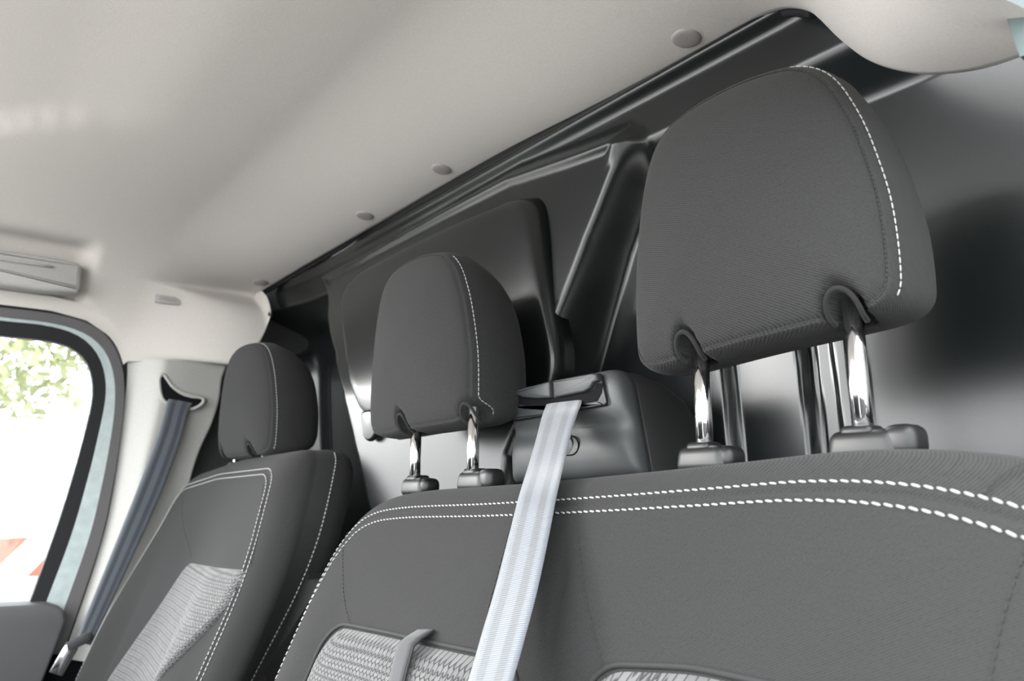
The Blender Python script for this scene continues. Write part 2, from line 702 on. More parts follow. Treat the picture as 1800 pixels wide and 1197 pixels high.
SOTOP = [(-260, 500), (-120, 517), (0, 535), (90, 546), (152, 563), (190, 589), (203, 606), (212, 628), (218, 650), (221, 670)]
_so = np.array([onX(a, b, -0.965) for a, b in SOTOP])
_ord = np.argsort(_so[:, 1])
SOY, SOZ = _so[_ord, 1], _so[_ord, 2]
V, Fc = [], []
ns = len(rp)
for s in range(ns):
    for v_ in dv:
        V.append(headliner_pt(s, v_))
nv_ = len(dv)
for s in range(ns - 1):
    for k in range(nv_ - 1):
        a = s * nv_ + k
        Fc.append((a, a + 1, a + nv_ + 1, a + nv_))
ceiling = tag(mesh('ceiling', V, Fc, 'headliner_felt'), 'pale grey-beige felt headliner of the van cab', kind='structure')
# trim plugs
for (px, py, rad, dx) in ((1206, 68, 0.0160, 0), (772, 298, 0.0160, 0), (646, 374, 0.0165, 0), (456, 495, 0.0175, 0)):
    best = None
    for s in range(0, ns):
        for k in range(5, 40):
            q = V[s * nv_ + k]
            dd = q - CAM
            dep = dd @ FW
            e_ = (900 + FPX * (dd @ RT) / dep - px) ** 2 + (598.5 - FPX * (dd @ UP) / dep - py) ** 2
            if best is None or e_ < best[0]:
                best = (e_, s, k)
    s, k = best[1], best[2]
    c = V[s * nv_ + k]
    t1 = V[min(s + 2, ns - 1) * nv_ + k] - V[max(s - 2, 0) * nv_ + k]
    t2 = V[s * nv_ + k + 1] - V[s * nv_ + k - 1]
    nr = np.cross(t1, t2)
    nr /= np.linalg.norm(nr)
    if nr @ (CAM - c) < 0:
        nr = -nr
    bm = bmesh.new()
    prof = [(0, 0.0026), (0.4, 0.0025), (0.75, 0.0021), (0.92, 0.0014), (1.0, 0.0002), (1.0, -0.004)]
    u = t1 / np.linalg.norm(t1)
    vv = np.cross(nr, u)
    rows = []
    for (rr, hh) in prof[1:]:
        rows.append([bm.verts.new(tuple(c + nr * hh + (u * math.cos(a) + vv * math.sin(a)) * rr * rad))
                     for a in np.linspace(0, 2 * math.pi, 29)[:-1]])
    top = bm.verts.new(tuple(c + nr * prof[0][1]))
    for j in range(28):
        bm.faces.new((top, rows[0][j], rows[0][(j + 1) % 28]))
        for r_ in range(len(rows) - 1):
            bm.faces.new((rows[r_][j], rows[r_ + 1][j], rows[r_ + 1][(j + 1) % 28], rows[r_][(j + 1) % 28]))
    o = bm_obj('trim_plug', bm, 'plug_plastic', ceiling)
# seal along the headliner's rear edge
seal = tube('trim_1', [p + np.array([0, 0.011, 0.004]) for p in rp[35:150]], 0.0065, 'rubber_seal', None, 8)
tag(seal, 'black rubber seal between headliner and bulkhead', kind='structure')


# ---- rear bulkhead as one moulded sheet
def sdf_poly(X, Z, poly):
    d = np.full(X.shape, 1e9)
    inside = np.zeros(X.shape, bool)
    n = len(poly)
    for i in range(n):
        ax, az = poly[i]
        bx, bz = poly[(i + 1) % n]
        ex_, ez_ = bx - ax, bz - az
        t = np.clip(((X - ax) * ex_ + (Z - az) * ez_) / (ex_ ** 2 + ez_ ** 2), 0, 1)
        d = np.minimum(d, np.hypot(X - ax - t * ex_, Z - az - t * ez_))
        c_ = ((az > Z) != (bz > Z)) & (X < (bx - ax) * (Z - az) / (bz - az + 1e-12) + ax)
        inside ^= c_
    return np.where(inside, -d, d)


xs = np.linspace(-1.02, 0.74, 620)
zs = np.concatenate([np.linspace(0.14, 0.80, 90)[:-1], np.linspace(0.80, 1.22, 150)[:-1], np.linspace(1.22, 1.47, 170)])
X, Z = np.meshgrid(xs, zs, indexing='ij')
YB = np.where(X < -0.35, 0.235, 0.185) * np.ones_like(X)
YB = 0.235 + (0.185 - 0.235) * sstep(-0.5, -0.3, X)
# lower part leans back a little
YB = YB + 0.05 * sstep(1.25, 0.6, Z) * sstep(-0.2, -0.4, X)
# header band along the top
hz = 1.318 + 0.0 * X
hd = sstep(0, 1, (Z - (hz - 0.040)) / 0.055)
YH = 0.150 - 0.025 * sstep(-0.72, -0.98, X) 
YB = YB + (YH - YB) * hd
# rolled flange at the very top of the header
YB = YB - 0.012 * np.exp(-((Z - 1.392) / 0.010) ** 2) * sstep(-0.95, -0.85, X) * sstep(0.46, 0.36, X)
# forward keystone panel behind the middle seats
def key_y(x, z):
    return 0.130 + (0.03 + 0.185 * sstep(1.34, 1.05, z)) * (x - 0.16)


def onK(px, py, off=0.0):
    d = ray(px, py)
    t = 0.8
    for _ in range(60):
        p = CAM + d * t
        t += (float(key_y(p[0], p[2])) + off - p[1]) / (d[1] - 0.19 * d[0]) * 0.8
    return CAM + d * t


KL = [(572, 560), (585, 622), (600, 690), (616, 762), (632, 838), (646, 900), (660, 960)]
kl = [onK(*q) for q in KL]
kt = [onK(*q) for q in ((562, 487), (600, 467), (636, 449), (652, 439), (780, 366), (896, 304), (912, 299), (1000, 268), (1080, 238))]
kr = [onK(*q) for q in ((1096, 246), (1080, 290), (1030, 420), (985, 540), (955, 620), (915, 730), (890, 800))]
key = [(q[0], q[2]) for q in kt + kr]
key += [(key[-1][0] - 0.02, 0.72), (key[-1][0] - 0.02, 0.40), (kl[-1][0] + 0.02, 0.40), (kl[-1][0] + 0.02, 0.72)] + [(q[0], q[2]) for q in kl[::-1]]
sd = sdf_poly(X, Z, key)
kf = sstep(0.026, -0.006, sd)
YK = key_y(X, Z)
YB = YB + (YK - YB) * kf
YB = YB - 0.006 * np.exp(-((sd + 0.010) / 0.007) ** 2) * sstep(1.30, 1.33, Z)
# window-blank step: broad soft fall along the panel's right side
# vertical ribs low on the passenger side
for (cx, wd, hgt) in ((0.247, 0.014, -0.016), (0.345, 0.007, 0.014), (0.386, 0.011, -0.014)):
    xx = cx + (Z - 1.0) * -0.05
    YB = YB + hgt * sstep(1.4, 0.6, np.abs(X - xx) / wd) * sstep(1.16, 1.12, Z)
# passenger corner sweeps forward, with a soft diagonal swage
YB = YB - 0.10 * sstep(0.58, 0.80, X) ** 1.3
# driver side cheek curving forward to the pillar
YB = YB - 0.20 * sstep(-0.88, -1.02, X) ** 1.5 * sstep(1.27, 1.18, Z)
# narrow upright pressing behind the driver headrest
YB = YB - 0.002 * np.exp(-((X + 0.86) / 0.006) ** 2) * sstep(1.22, 1.20, Z)
nx, nz_ = X.shape
V = np.stack([X, YB, Z], -1).reshape(-1, 3)
Fc = []
for i in range(nx - 1):
    for k in range(nz_ - 1):
        a = i * nz_ + k
        Fc.append((a, a + nz_, a + nz_ + 1, a + 1))
bulk = tag(mesh('wall_rear', V, Fc, 'bulkhead_plastic'), 'glossy black moulded bulkhead behind the seats', kind='structure')
# raised window-blank panel on the keystone, with its finger tab
bl = [(602, 520), (598, 600), (604, 690), (618, 722), (640, 731), (720, 742), (820, 738), (895, 728), (938, 705), (955, 660), (959, 610),
      (950, 540), (940, 460), (932, 395), (924, 360), (905, 350), (860, 366), (760, 410), (660, 462), (625, 485)]


def blank_h(z):
    return 0.006 + 0.017 * float(sstep(1.02, 1.26, z))


b2 = [onK(a, b, -0.020) for a, b in bl]
bo = resample(catmull([(q[0], q[2]) for q in b2], True, 8), 200)


def bl_def(x, z, d):
    return (x + 0.012 * max(0.0, d) / 0.025 * float(sstep(-0.25, 0.02, x)) * float(sstep(1.05, 1.3, z)), float(key_y(x, z)) - blank_h(z) + d, z)


blank = Slab(bo, [(q, 0.0) for q in np.linspace(0.9995 * min(bo.max(0) - bo.min(0)) / 2, 0.02, 22)] + [(0.012, 0.0003), (0.006, 0.001), (0.003, 0.0025), (0.001, 0.005), (0, 0.009), (-0.004, 0.03)],
             bl_def).build('blanking_panel', 'bulkhead_plastic', bulk)
tb = [onK(a, b, -0.007) for a, b in ((641, 724), (641, 752), (644, 768), (652, 776), (662, 770), (668, 750), (668, 722))]
prism('finger_tab', catmull(tb, True, 4), (0, -0.006, 0), 'bulkhead_plastic', bulk, 0.004, 3)

# ---- left side: door, window, pillar
XW = -0.965


def pl(pts, x=XW, per=6):
    q = [onX(a, b, x) for a, b in pts]
    return catmull(q, False, per)


def rings(inner, outer, x, n=60, per=6):
    return resample(pl(inner, x, per), n, False), resample(pl(outer, x, per), n, False)


GI = [(-260, 556), (-120, 572), (0, 590), (70, 597), (118, 608), (148, 630), (161, 660), (163, 700), (150, 760), (128, 840), (98, 935), (52, 1062), (20, 1150)]
GO = [(-260, 526), (-120, 545), (0, 563), (80, 572), (132, 587), (164, 612), (182, 648), (186, 695), (173, 765), (152, 850), (124, 945), (80, 1062), (48, 1150)]
PO = [(-260, 518), (-120, 537), (0, 556), (84, 566), (142, 582), (178, 608), (197, 645), (203, 695), (196, 765), (180, 850), (157, 945), (116, 1062), (84, 1150)]
SO = [(-260, 505), (-120, 522), (0, 540), (90, 551), (152, 568), (190, 594), (212, 635), (219, 690), (212, 765), (199, 850), (179, 945), (141, 1062), (110, 1150)]
a_, b_ = rings(GI, GO, XW)
win = tag(strip('window_1', a_, b_, (-0.02, 0, 0), 'rubber_seal'), 'black rubber frame of the driver door window', kind='structure')
gp = np.array(a_)
gp = [np.array([XW - 0.012, q[1], q[2]]) for q in gp] + [np.array([XW - 0.012, gp[0][1], gp[-1][2]])]
prism('pane', gp, (-0.003, 0, 0), 'window_glass', win)
a_, b_ = rings(GO, PO, XW + 0.001)
tag(strip('trim_2', a_, b_, (-0.03, 0, 0), 'door_paint'), 'pale painted door frame around the driver window', kind='structure')
a_, b_ = rings(PO, SO, XW + 0.005)
tag(strip('trim_3', a_, b_, (-0.05, 0, 0), 'grey_rubber'), 'grey rubber weatherstrip round the driver door opening', kind='structure')
# body side behind the trims (blocks the daylight around the door opening)
SO2 = [(a - (0 if i < 5 else -5), b + 5) for i, (a, b) in enumerate(SO)]
a_ = resample(pl(SO, XW - 0.02), 60, False)
o_ = [np.array([XW - 0.02, -0.9 + 1.2 * min(1, i / 30), 1.50 if i <= 30 else 1.5 - 1.1 * (i - 30) / 29]) for i in range(60)]
tag(strip('wall_left', a_, o_, (-0.03, 0, 0), 'dark_trim'), 'van body side behind the driver pillar trim', kind='structure')
# pillar trim: grid between the weatherstrip and its own curved rear edge
LE = [(226, 630), (226, 660), (222, 705), (215, 765), (203, 850), (183, 945), (146, 1062), (112, 1160)]
RE = [(400, 644), (391, 668), (386, 705), (372, 748), (350, 795), (333, 850), (324, 905), (316, 960), (305, 1062), (290, 1160)]
le = resample(pl(LE, -0.955), 70, False)
re_ = resample(pl(RE, -0.955), 70, False)
V, Fc = [], []
nu = 36
for i in range(70):
    ridge = 0.27 - 0.10 * i / 69
    for k in range(nu + 1):
        f_ = k / nu
        p = le[i] + (re_[i] - le[i]) * f_
        x = -0.968 + 0.040 * float(sstep(0, ridge + 0.08, f_)) - 0.014 * float(sstep(ridge, 1, f_))
        if k == nu:
            x -= 0.03
        V.append((x, p[1], p[2]))
for i in range(69):
    for k in range(nu):
        a = i * (nu + 1) + k
        Fc.append((a, a + 1, a + nu + 2, a + nu + 1))
ptrim = tag(mesh('trim_4', V, Fc, 'pillar_trim'), 'white plastic pillar trim beside the driver window', kind='structure')
rbox('lower_trim', (-0.955, -0.05, 0.60), (0.05, 0.19, 0.27), 'dark_trim', ptrim, 0.01)
# belt outlet in the pillar trim: black plate standing for the shaded recess
sl = [(279, 672), (281, 662), (287, 659), (294, 668), (303, 680), (318, 691), (335, 697), (352, 699), (357, 704), (352, 712),
      (338, 719), (322, 718), (302, 712), (289, 706), (282, 694)]
XS = -0.931
slp = catmull([onX(a, b, XS) for a, b in sl], True, 5)
out_ = prism('belt_outlet', slp, (0.004, 0, 0), 'matte_black', ptrim, 0.001)
tube('outlet_rim', [q + np.array([0.002, 0, 0]) for q in slp], 0.0042, 'pillar_trim', ptrim, 8, True)
# door card with armrest
dpts = [(-0.34, 0.25), (-0.252, 0.60), (-0.229, 0.690), (-0.236, 0.712), (-0.262, 0.722), (-1.0, 0.745), (-1.0, 0.25)]
dr = [np.array([-0.99, a, b]) for a, b in round_poly(dpts, [0.01, 0.02, 0.015, 0.01, 0.02, 0.01, 0.01], 5)]
door = tag(prism('door_1', dr, (0.075, 0, 0), 'door_trim', None, 0.005, 3), 'grey driver door card below the window', kind='structure')
tag(rbox('trim_5', (-1.0, -0.13, 0.42), (0.04, 0.50, 0.52), 'matte_black', None, 0.01), 'black panel added in the dark gap below the belt pillar', kind='structure')  # added black filler: darkens the gap and shuts out the daylight behind it
# floor, dash, passenger pillar, all outside this view but part of the cab
tag(rbox('floor', (-0.15, -0.35, 0.14), (1.75, 1.6, 0.04), 'dark_trim', None, 0.005), 'dark rubber cab floor', kind='structure')
tag(rbox('wall_front', (-0.15, -1.30, 0.42), (1.7, 0.42, 0.6), 'dark_trim', None, 0.06, 5), 'dark dashboard and front bulkhead', kind='structure')
tag(rbox('wall_right', (0.78, 0.14, 0.85), (0.06, 0.30, 1.3), 'pillar_trim', None, 0.015), 'passenger side door pillar', kind='structure')

_ph, _pa = np.array([0.74, -0.98, 0.0]), math.radians(38)  # added door out of view, its angle set to block light from the right
_pu = np.array([math.sin(_pa), math.cos(_pa), 0.0])
_pn = np.array([math.cos(_pa), -math.sin(_pa), 0.0])


def dpt(u, z):
    return _ph + _pu * u + np.array([0, 0, z])


door2 = tag(prism('door_2', [dpt(0, 0.2), dpt(0.95, 0.2), dpt(0.95, 0.72), dpt(0, 0.72)], tuple(_pn * 0.06), 'door_trim', None, 0.01),
            'unseen open passenger door with dark card, added to cut light from the right', kind='structure')
tube('window_frame', [dpt(0.02, 0.70), dpt(0.30, 1.36), dpt(0.88, 1.40), dpt(0.93, 0.70)], 0.022, 'rubber_seal', door2, 8)
prism('pane', [dpt(0.02, 0.70), dpt(0.30, 1.36), dpt(0.88, 1.40), dpt(0.93, 0.70)], tuple(_pn * 0.004), 'window_glass', door2)
fr_ = [onY(a, b, -0.02) for a, b in ((1760, -10), (1769, 30), (1780, 66), (1793, 100), (1900, 60), (1900, -120), (1720, -120))]
tag(prism('trim_6', fr_, (0, 0.012, 0), 'door_paint_dimmed', None, 0.003), 'pale painted passenger door frame beside the headliner, its colour darkened as shade', kind='structure')

# ================================================================== GRAB HANDLE AND BADGE ON THE DRIVER SIDE
gh = empty('grab_handle', (-0.92, -0.40, 1.33), 'pale grey folded grab handle above the driver window', 'handle')
hp = [onX(a, b, -0.905) for a, b in ((-420, 372), (-200, 398), (0, 437), (90, 450), (138, 460), (146, 468), (143, 505), (138, 513), (80, 510), (0, 499), (-200, 468), (-420, 440))]
hp = [np.array([-0.945, q[1], q[2]]) for q in hp]
prism('grip', round_poly([(q[0], q[1], q[2]) for q in hp], 0.004, 4), (0.036, 0, 0), 'light_plastic', gh, 0.008, 4)
fa, fb = onX(-200, 425, -0.905), onX(92, 469, -0.905)
tube('fold_line', [fa + (fb - fa) * t for t in np.linspace(0, 1, 12)], 0.0022, 'light_plastic', gh, 8)
bd = empty('airbag_badge', tuple(onX(295, 527, -0.93)), 'small pale rounded badge moulded in the headliner above the belt pillar', 'badge')
bp = onX(295, 527, -0.932)
R_ = Matrix(((0, 0, 1), (1, 0, 0), (0, 1, 0)))   # text x -> +y, text y -> +z, normal -> +x
bo2 = round_poly([(-0.0255, -0.0085), (0.0255, -0.0085), (0.0255, 0.0085), (-0.0255, 0.0085)], 0.004, 5)
prism('plate', [bp + np.array([-0.006, a, b]) for a, b in bo2], (0.008, 0, 0), 'light_plastic', bd, 0.0006)
tc = bpy.data.curves.new('lettering', 'FONT')
tc.body = 'AIRBAG'
tc.size = 0.0105
tc.align_x = 'CENTER'
tc.align_y = 'CENTER'
tc.extrude = 0.0004
tmp = bpy.data.objects.new('tmp_text', tc)
C.objects.link(tmp)
dg_ = bpy.context.evaluated_depsgraph_get()
me = bpy.data.meshes.new_from_object(tmp.evaluated_get(dg_))
bpy.data.objects.remove(tmp)
me.materials.clear()
me.transform(Matrix.Translation(Vector(bp + np.array([0.0022, 0, 0]))) @ R_.to_4x4())
link('lettering', me, 'plug_plastic', bd, False)


# ================================================================== SEATS
HR_OUT = [(0, 0), (.055, 0), (.088, .002), (.1015, .010), (.1045, .030), (.1035, .07), (.0985, .105), (.0905, .14), (.077, .172), (.058, .189),
          (.03, .1955), (0, .197)]


def headrest(seat, cx, zb, yf, sx=1.0, sz=1.0, posts=(-0.062, 0.062), zguide=0.95, tiltx=0.0, lean=0.0, ypost=0.02):
    pts = HR_OUT + [(-a, b) for a, b in HR_OUT[::-1][1:-1]]
    o = resample(catmull(pts, True, 8), 220)
    o = np.stack([o[:, 0] * sx, o[:, 1] * sz], 1)

    def deform(x, z, d):
        y = yf + d + 0.010 * (x / 0.1) ** 2 + lean * (z - 0.1)
        if d > 0.03:                                   # the rear half is lower at the top
            z = z - 0.02 * (d - 0.03) / 0.07 * max(0, z - 0.05) / 0.15
        return (cx + x, y, zb + z + tiltx * x * float(sstep(0.16, 0.02, z)))

    def extra(x, z, i, d):
        e = 0.0
        for q in posts:
            r2 = ((x - q) / 0.0105) ** 2 + (max(0, z - 0.002) / 0.020) ** 2
            if d < 0.04:
                e += 0.030 * math.exp(-r2 ** 3) * float(sstep(0.035, 0.0, d))
        return e

    prof = [(0.097, -0.012), (0.085, -0.0118), (0.07, -0.011), (0.055, -0.0098), (0.044, -0.0085), (0.036, -0.0072), (0.030, -0.0060),
            (0.025, -0.0050), (0.021, -0.0040), (0.017, -0.0028), (0.014, -0.0018), (0.011, -0.0006), (0.008, 0.0008), (0.006, 0.0022),
            (0.0048, 0.0042), (0.0040, 0.0046), (0.0032, 0.0040), (0.0018, 0.0056), (0.0006, 0.009), (-0.0008, 0.014), (-0.002, 0.022),
            (-0.0026, 0.032), (-0.002, 0.045), (0.0005, 0.06), (0.005, 0.074), (0.012, 0.087), (0.022, 0.096), (0.04, 0.103), (0.07, 0.106), (0.096, 0.107)]
    hm = min((o.max(0) - o.min(0)) / 2)
    prof[0] = (hm * 0.9995, -0.012)
    S = Slab(o, prof, deform, extra)
    hr = S.build('headrest', 'charcoal_twill', seat, (cx * 3, zb))
    # dark seam round the front panel and pale stitching on both flanks
    seam = S.path(0.0040, 0.0005, 0.0046)
    stitches('seam', seam + [seam[0]], 0.0030, 0.0026, 0.0011, 'dark_thread', hr, None)
    sw = S.path(0.0, 0.0, 0.0115)
    n = len(sw)
    r2 = S.ring2(0)
    for sg in (1, -1):
        idx = [k for k in range(n) if r2[k][0] * sg > 0.045 * sx and 0.007 < r2[k][1] < 0.192]
        # keep them in running order
        idx.sort(key=lambda k: (k + (n // 2 if sg > 0 and False else 0)) % n)
        br_ = [j for j in range(1, len(idx)) if idx[j] - idx[j - 1] > 1]
        if br_:
            idx = idx[br_[0]:] + idx[:br_[0]]
        path = [sw[k] + np.array([sg * 0.0006, -0.0006, 0]) for k in idx]
        stitches('stitching', path, 0.0050, 0.0041, 0.0011, 'white_thread', hr, (sg * 0.75, -0.6, 0.2))
    # piping under the lower edge
    low = [k for k in range(n) if r2[k][1] < 0.010 * sz and abs(r2[k][0]) < 0.084 * sx]
    low.sort(key=lambda k: r2[k][0])
    lp = [np.array(deform(r2[k][0] * 0.98, r2[k][1] - 0.0010, 0.034)) for k in low]
    tube('piping', lp, 0.0028, 'charcoal_twill', hr, 8)
    for q in posts:
        zq = zb + tiltx * q
        yp = yf + ypost
        tube('post', [(cx + q, yp, zguide + tiltx * q - 0.012), (cx + q, yp, zq + 0.016)], 0.0062, 'chrome', hr, 20)
        # folded cloth lip over the post
        arc = []
        for a in np.linspace(math.radians(-20), math.radians(200), 16):
            x_ = q + 0.0100 * math.cos(a)
            z_ = 0.0035 + 0.0155 * max(-0.3, math.sin(a))
            arc.append(np.array([cx + x_, yf + 0.010 * (x_ / 0.1) ** 2 + S.d_at(max(0.0, z_)) + 0.0012, zb + z_ + tiltx * q]))
        tube('cloth_lip', arc, 0.0017, 'charcoal_twill', hr, 8)
    return hr


def guide(seat, x, y, z, button=False, k=1.0):
    g = rbox('headrest_guide', (x + 0.003 * k, y - 0.001, z + 0.0055 * k), (0.044 * k, 0.026 * k, 0.019 * k), 'black_plastic', seat, 0.0062 * k, 4, None, 0.9)
    rbox('socket_collar', (x, y - 0.001, z + 0.014 * k), (0.020 * k, 0.020 * k, 0.008 * k), 'black_plastic', g, 0.0036 * k, 3)
    if button:
        rbox('release_button', (x + 0.0245 * k, y, z + 0.0072 * k), (0.020 * k, 0.023 * k, 0.020 * k), 'black_plastic', g, 0.0068 * k, 4)
    else:
        rbox('guide_end', (x + 0.020 * k, y, z + 0.0060 * k), (0.018 * k, 0.022 * k, 0.017 * k), 'black_plastic', g, 0.0066 * k, 4)
    return g


TH = math.radians(20)
SN, CS = math.sin(TH), math.cos(TH)
NRM = np.array([0, CS, -SN])

# ---------------- two-person passenger bench
YF, ZT, TILT = -0.072, 0.946, 0.045
bench = empty('passenger_bench', (0.25, -0.15, 0.16), 'charcoal cloth double passenger bench with two headrests and pale double stitching', 'seat')


def bench_def(x, w, d):
    # w runs down the backrest from its top edge
    z = ZT - w * CS + TILT * (x - 0.44)
    y = YF - w * SN + d
    return (x, y, z)


def bench_xw(px, py, lift=0.0):
    p = onP(px, py, (0.2, YF - lift, ZT), NRM)
    for _ in range(3):
        p = onP(px, py, (0.2, YF - lift, ZT + TILT * (p[0] - 0.44)), NRM)
    return p[0], (ZT + TILT * (p[0] - 0.44) - p[2]) / CS


bcorner = [(-0.150, 0.30), (-0.129, 0.15), (-0.112, 0.075), (-0.090, 0.036), (-0.052, 0.012), (0.02, 0.004), (0.18, 0.005), (0.32, 0.0045), (0.42, 0.003),
           (0.50, 0.002), (0.56, 0.008), (0.61, 0.022), (0.652, 0.044), (0.684, 0.080), (0.704, 0.14), (0.730, 0.30), (0.742, 0.48), (0.70, 0.54),
           (0.3, 0.545), (-0.12, 0.54), (-0.168, 0.48)]
bout = resample(catmull(bcorner, True, 12), 460)
b_in = list(np.linspace(0.262, 0.05, 40)) + [0.047, 0.042, 0.038, 0.035, 0.033, 0.0315, 0.0305, 0.0295, 0.0285, 0.0275, 0.026, 0.024,
        0.022, 0.020, 0.0175, 0.015, 0.0125, 0.010, 0.0075, 0.005, 0.003, 0.0015, 0.0005, 0.0]
RE_ = 0.036


def edge(i, R=RE_):
    return R - math.sqrt(max(0, R * R - max(0, R - i) ** 2))


prof = [(i, edge(i) * 1.0) for i in b_in] + [(0, 0.048), (0.002, 0.058), (0.008, 0.070), (0.018, 0.079), (0.05, 0.085), (0.12, 0.087), (0.25, 0.087)]


def bench_extra(x, w, i, d):
    if d > RE_ + 0.001:
        return 0
    e = 0.0022 * math.exp(-((i - 0.0245) / 0.0018) ** 2)              # stitched valley
    # cushion hollows around the two seat places, bolsters at the flanks
    for c in (0.035, 0.455):
        e += 0.010 * math.exp(-((x - c) / 0.13) ** 2 - ((w - 0.22) / 0.12) ** 2)
    e -= 0.012 * float(sstep(0.06, 0.0, abs(x + 0.075))) * float(sstep(0.05, 0.25, w))
    e += 0.0035 * math.exp(-((x - (0.300 + 0.09 * (w - 0.03))) / 0.006) ** 2) * float(sstep(0.03, 0.1, w))
    return e * float(sstep(0.0, 0.03, i))


BS = Slab(bout, prof, bench_def, bench_extra)
back = BS.build('backrest', 'charcoal_twill', bench, (0, 0))
for ins, nm in ((0.0190, 'stitching'), (0.0300, 'stitching')):
    pth = BS.path(ins, 0.0006)
    r2 = BS.ring2(ins)
    # open the loop at the bottom
    st0 = int(np.argmax(r2[:, 1]))
    pth = pth[st0:] + pth[:st0]
    rr = np.roll(r2, -st0, 0)
    keep = [k for k in range(len(pth)) if rr[k][1] < 0.40]
    pth = [pth[k] for k in keep]
    stitches(nm, pth, 0.0064, 0.0050, 0.0016, 'white_thread', back, (0, -0.8, 0.4), False, 0.18)
pth = BS.path(0.0245, 0.0003)
r2 = BS.ring2(0.0245)
st0 = int(np.argmax(r2[:, 1]))
pth = pth[st0:] + pth[:st0]
stitches('valley_seam', pth, 0.0045, 0.0030, 0.0010, 'dark_thread', back, (0, -0.8, 0.4))


def bench_line(name, px, mt='dark_thread', wdt=0.0010, pitch=0.0052, ln=0.0036):
    pts = []
    for a, b in catmull(px, False, 10):
        x, w_ = bench_xw(a, b)
        pts.append(BS.face(x, w_, 0.0004))
    return stitches(name, pts, pitch, ln, wdt, mt, back)


bench_line('panel_seam', [(1014, 892), (1018, 960), (1026, 1040), (1040, 1110), (1056, 1185), (1062, 1215)])
bench_line('panel_seam', [(1806, 960), (1780, 1030), (1756, 1110), (1735, 1215)])
bench_line('panel_seam', [(603, 935), (601, 1000), (600, 1060), (607, 1105)])
bench_line('panel_seam', [(905, 895), (888, 960), (860, 1060), (842, 1140)])
# collar seam at the passenger-side shoulder
cs_ = [BS.pt((0.600 - 0.020 * t, 0.018 - 0.006 * t + 0.022 * t * t), edge(0.001 + 0.020 * t) - 0.0005, 0.0) for t in np.linspace(0, 1, 14)]
stitches('collar_seam', cs_, 0.0040, 0.0038, 0.0012, 'dark_thread', back, (0, -0.8, 0.4))
# woven insert cushions
def insert(px, bulge, nm='woven_cushion', uvo=0.0):
    o = resample(px, 200)

    def dfm(x, w_, d):
        return tuple(BS.face(x, w_, -d))
    hm = min((o.max(0) - o.min(0)) / 2)
    S = Slab(o, [(q, -bulge) for q in np.linspace(hm * 0.9995, 0.056, 14)] + [(0.055, -bulge), (0.04, -bulge * 0.97), (0.028, -bulge * 0.9), (0.018, -bulge * 0.75), (0.010, -bulge * 0.5), (0.005, -bulge * 0.22), (0.002, 0.0),
                 (0.0, 0.004), (0.0, 0.012)], dfm)
    ob = S.build(nm, 'woven_insert', back)
    lp = [dfm(q[0], q[1], -0.0005) for q in S.ring2(-0.002)]
    tube('cushion_groove', lp, 0.0022, 'dark_thread', back, 6, True)
    return ob, S


i1, S1 = insert(round_poly([(-0.036, 0.146), (0.285, 0.145), (0.300, 0.47), (-0.070, 0.47)], [0.035, 0.03, 0.03, 0.03], 8), 0.016)
i2, S2 = insert(round_poly([(0.352, 0.139), (0.43, 0.1315), (0.60, 0.138), (0.640, 0.47), (0.335, 0.47)], [0.03, 0.2, 0.035, 0.03, 0.03], 8), 0.016)
# dark strap across the first cushion
for s_ in (0,):
    A_, B_ = [], []
    for t in np.linspace(0, 1, 14):
        py = 1112 + 150 * t
        for lst, x0 in ((A_, 697), (B_, 722)):
            px = x0 - 40 * t ** 0.8 + (4 * (1 - t) if lst is B_ else 0)
            x, w_ = bench_xw(px, py, 0.02)
            dd = -0.0005 - 0.0178 * float(sstep(-0.02, 0.16, t)) ** 0.6
            q = BS.pt((x, w_), 0, 0.1)
            lst.append((q[0], q[1] + dd, q[2]))
    ribbon('strap', A_, B_, 0.0016, 'strap', i1, 40, 4)
    tube('strap_cord', [np.array(b) + np.array([0.0025, 0, 0]) for b in B_], 0.0011, 'dark_thread', i1, 6)
# lower cushion of the bench (below the frame)
rbox('seat_cushion', (0.26, -0.42, 0.37), (0.84, 0.46, 0.17), 'charcoal_twill', bench, 0.05, 5)
rbox('seat_base', (0.26, -0.30, 0.225), (0.74, 0.44, 0.13), 'dark_trim', bench, 0.02, 3)

GY = -0.027


def gz(x):
    return ZT + TILT * (x - 0.44) - 0.005


g1 = onY(1240, 797, GY)
g2 = onY(1519, 775, GY)
cxb = (g1[0] + g2[0]) / 2
hp_ = (g2[0] - g1[0]) / 2
headrest(bench, 0.4255, 1.0215, -0.047, 1.0, 0.985, (g1[0] - 0.4255, g2[0] - 0.4255), 0.945, 0.07, 0.0)
guide(bench, g1[0], GY, 0.940, False, 1.0)
guide(bench, g2[0], GY, 0.944, True, 1.0)
h1 = onY(736, 846, GY)
h2 = onY(838, 835, GY)
cm = -0.012
headrest(bench, cm, 0.990, -0.052, 1.06, 1.03, (h1[0] - cm, h2[0] - cm), 0.928, 0.02, 0.0, 0.02)
guide(bench, h1[0], GY, 0.922, False, 1.05)
guide(bench, h2[0], GY, 0.927, True, 1.05)

# ---------------- driver seat
DY, DZ = -0.060, 0.985
drv = empty('driver_seat', (-0.60, -0.15, 0.16), 'charcoal cloth driver seat with pale woven centre panel beside the window', 'seat')


def drv_def(x, w, d):
    if d > 0.04 and x > 0:
        x = x - 0.07 * float(sstep(0.05, 0.5, w)) * float(sstep(0.04, 0.075, d))
    return (-0.60 + x, DY - w * SN + d, DZ - w * CS)


def drv_xw(px, py):
    p = onP(px, py, (0, DY, DZ), NRM)
    return p[0] + 0.60, (DZ - p[2]) / CS


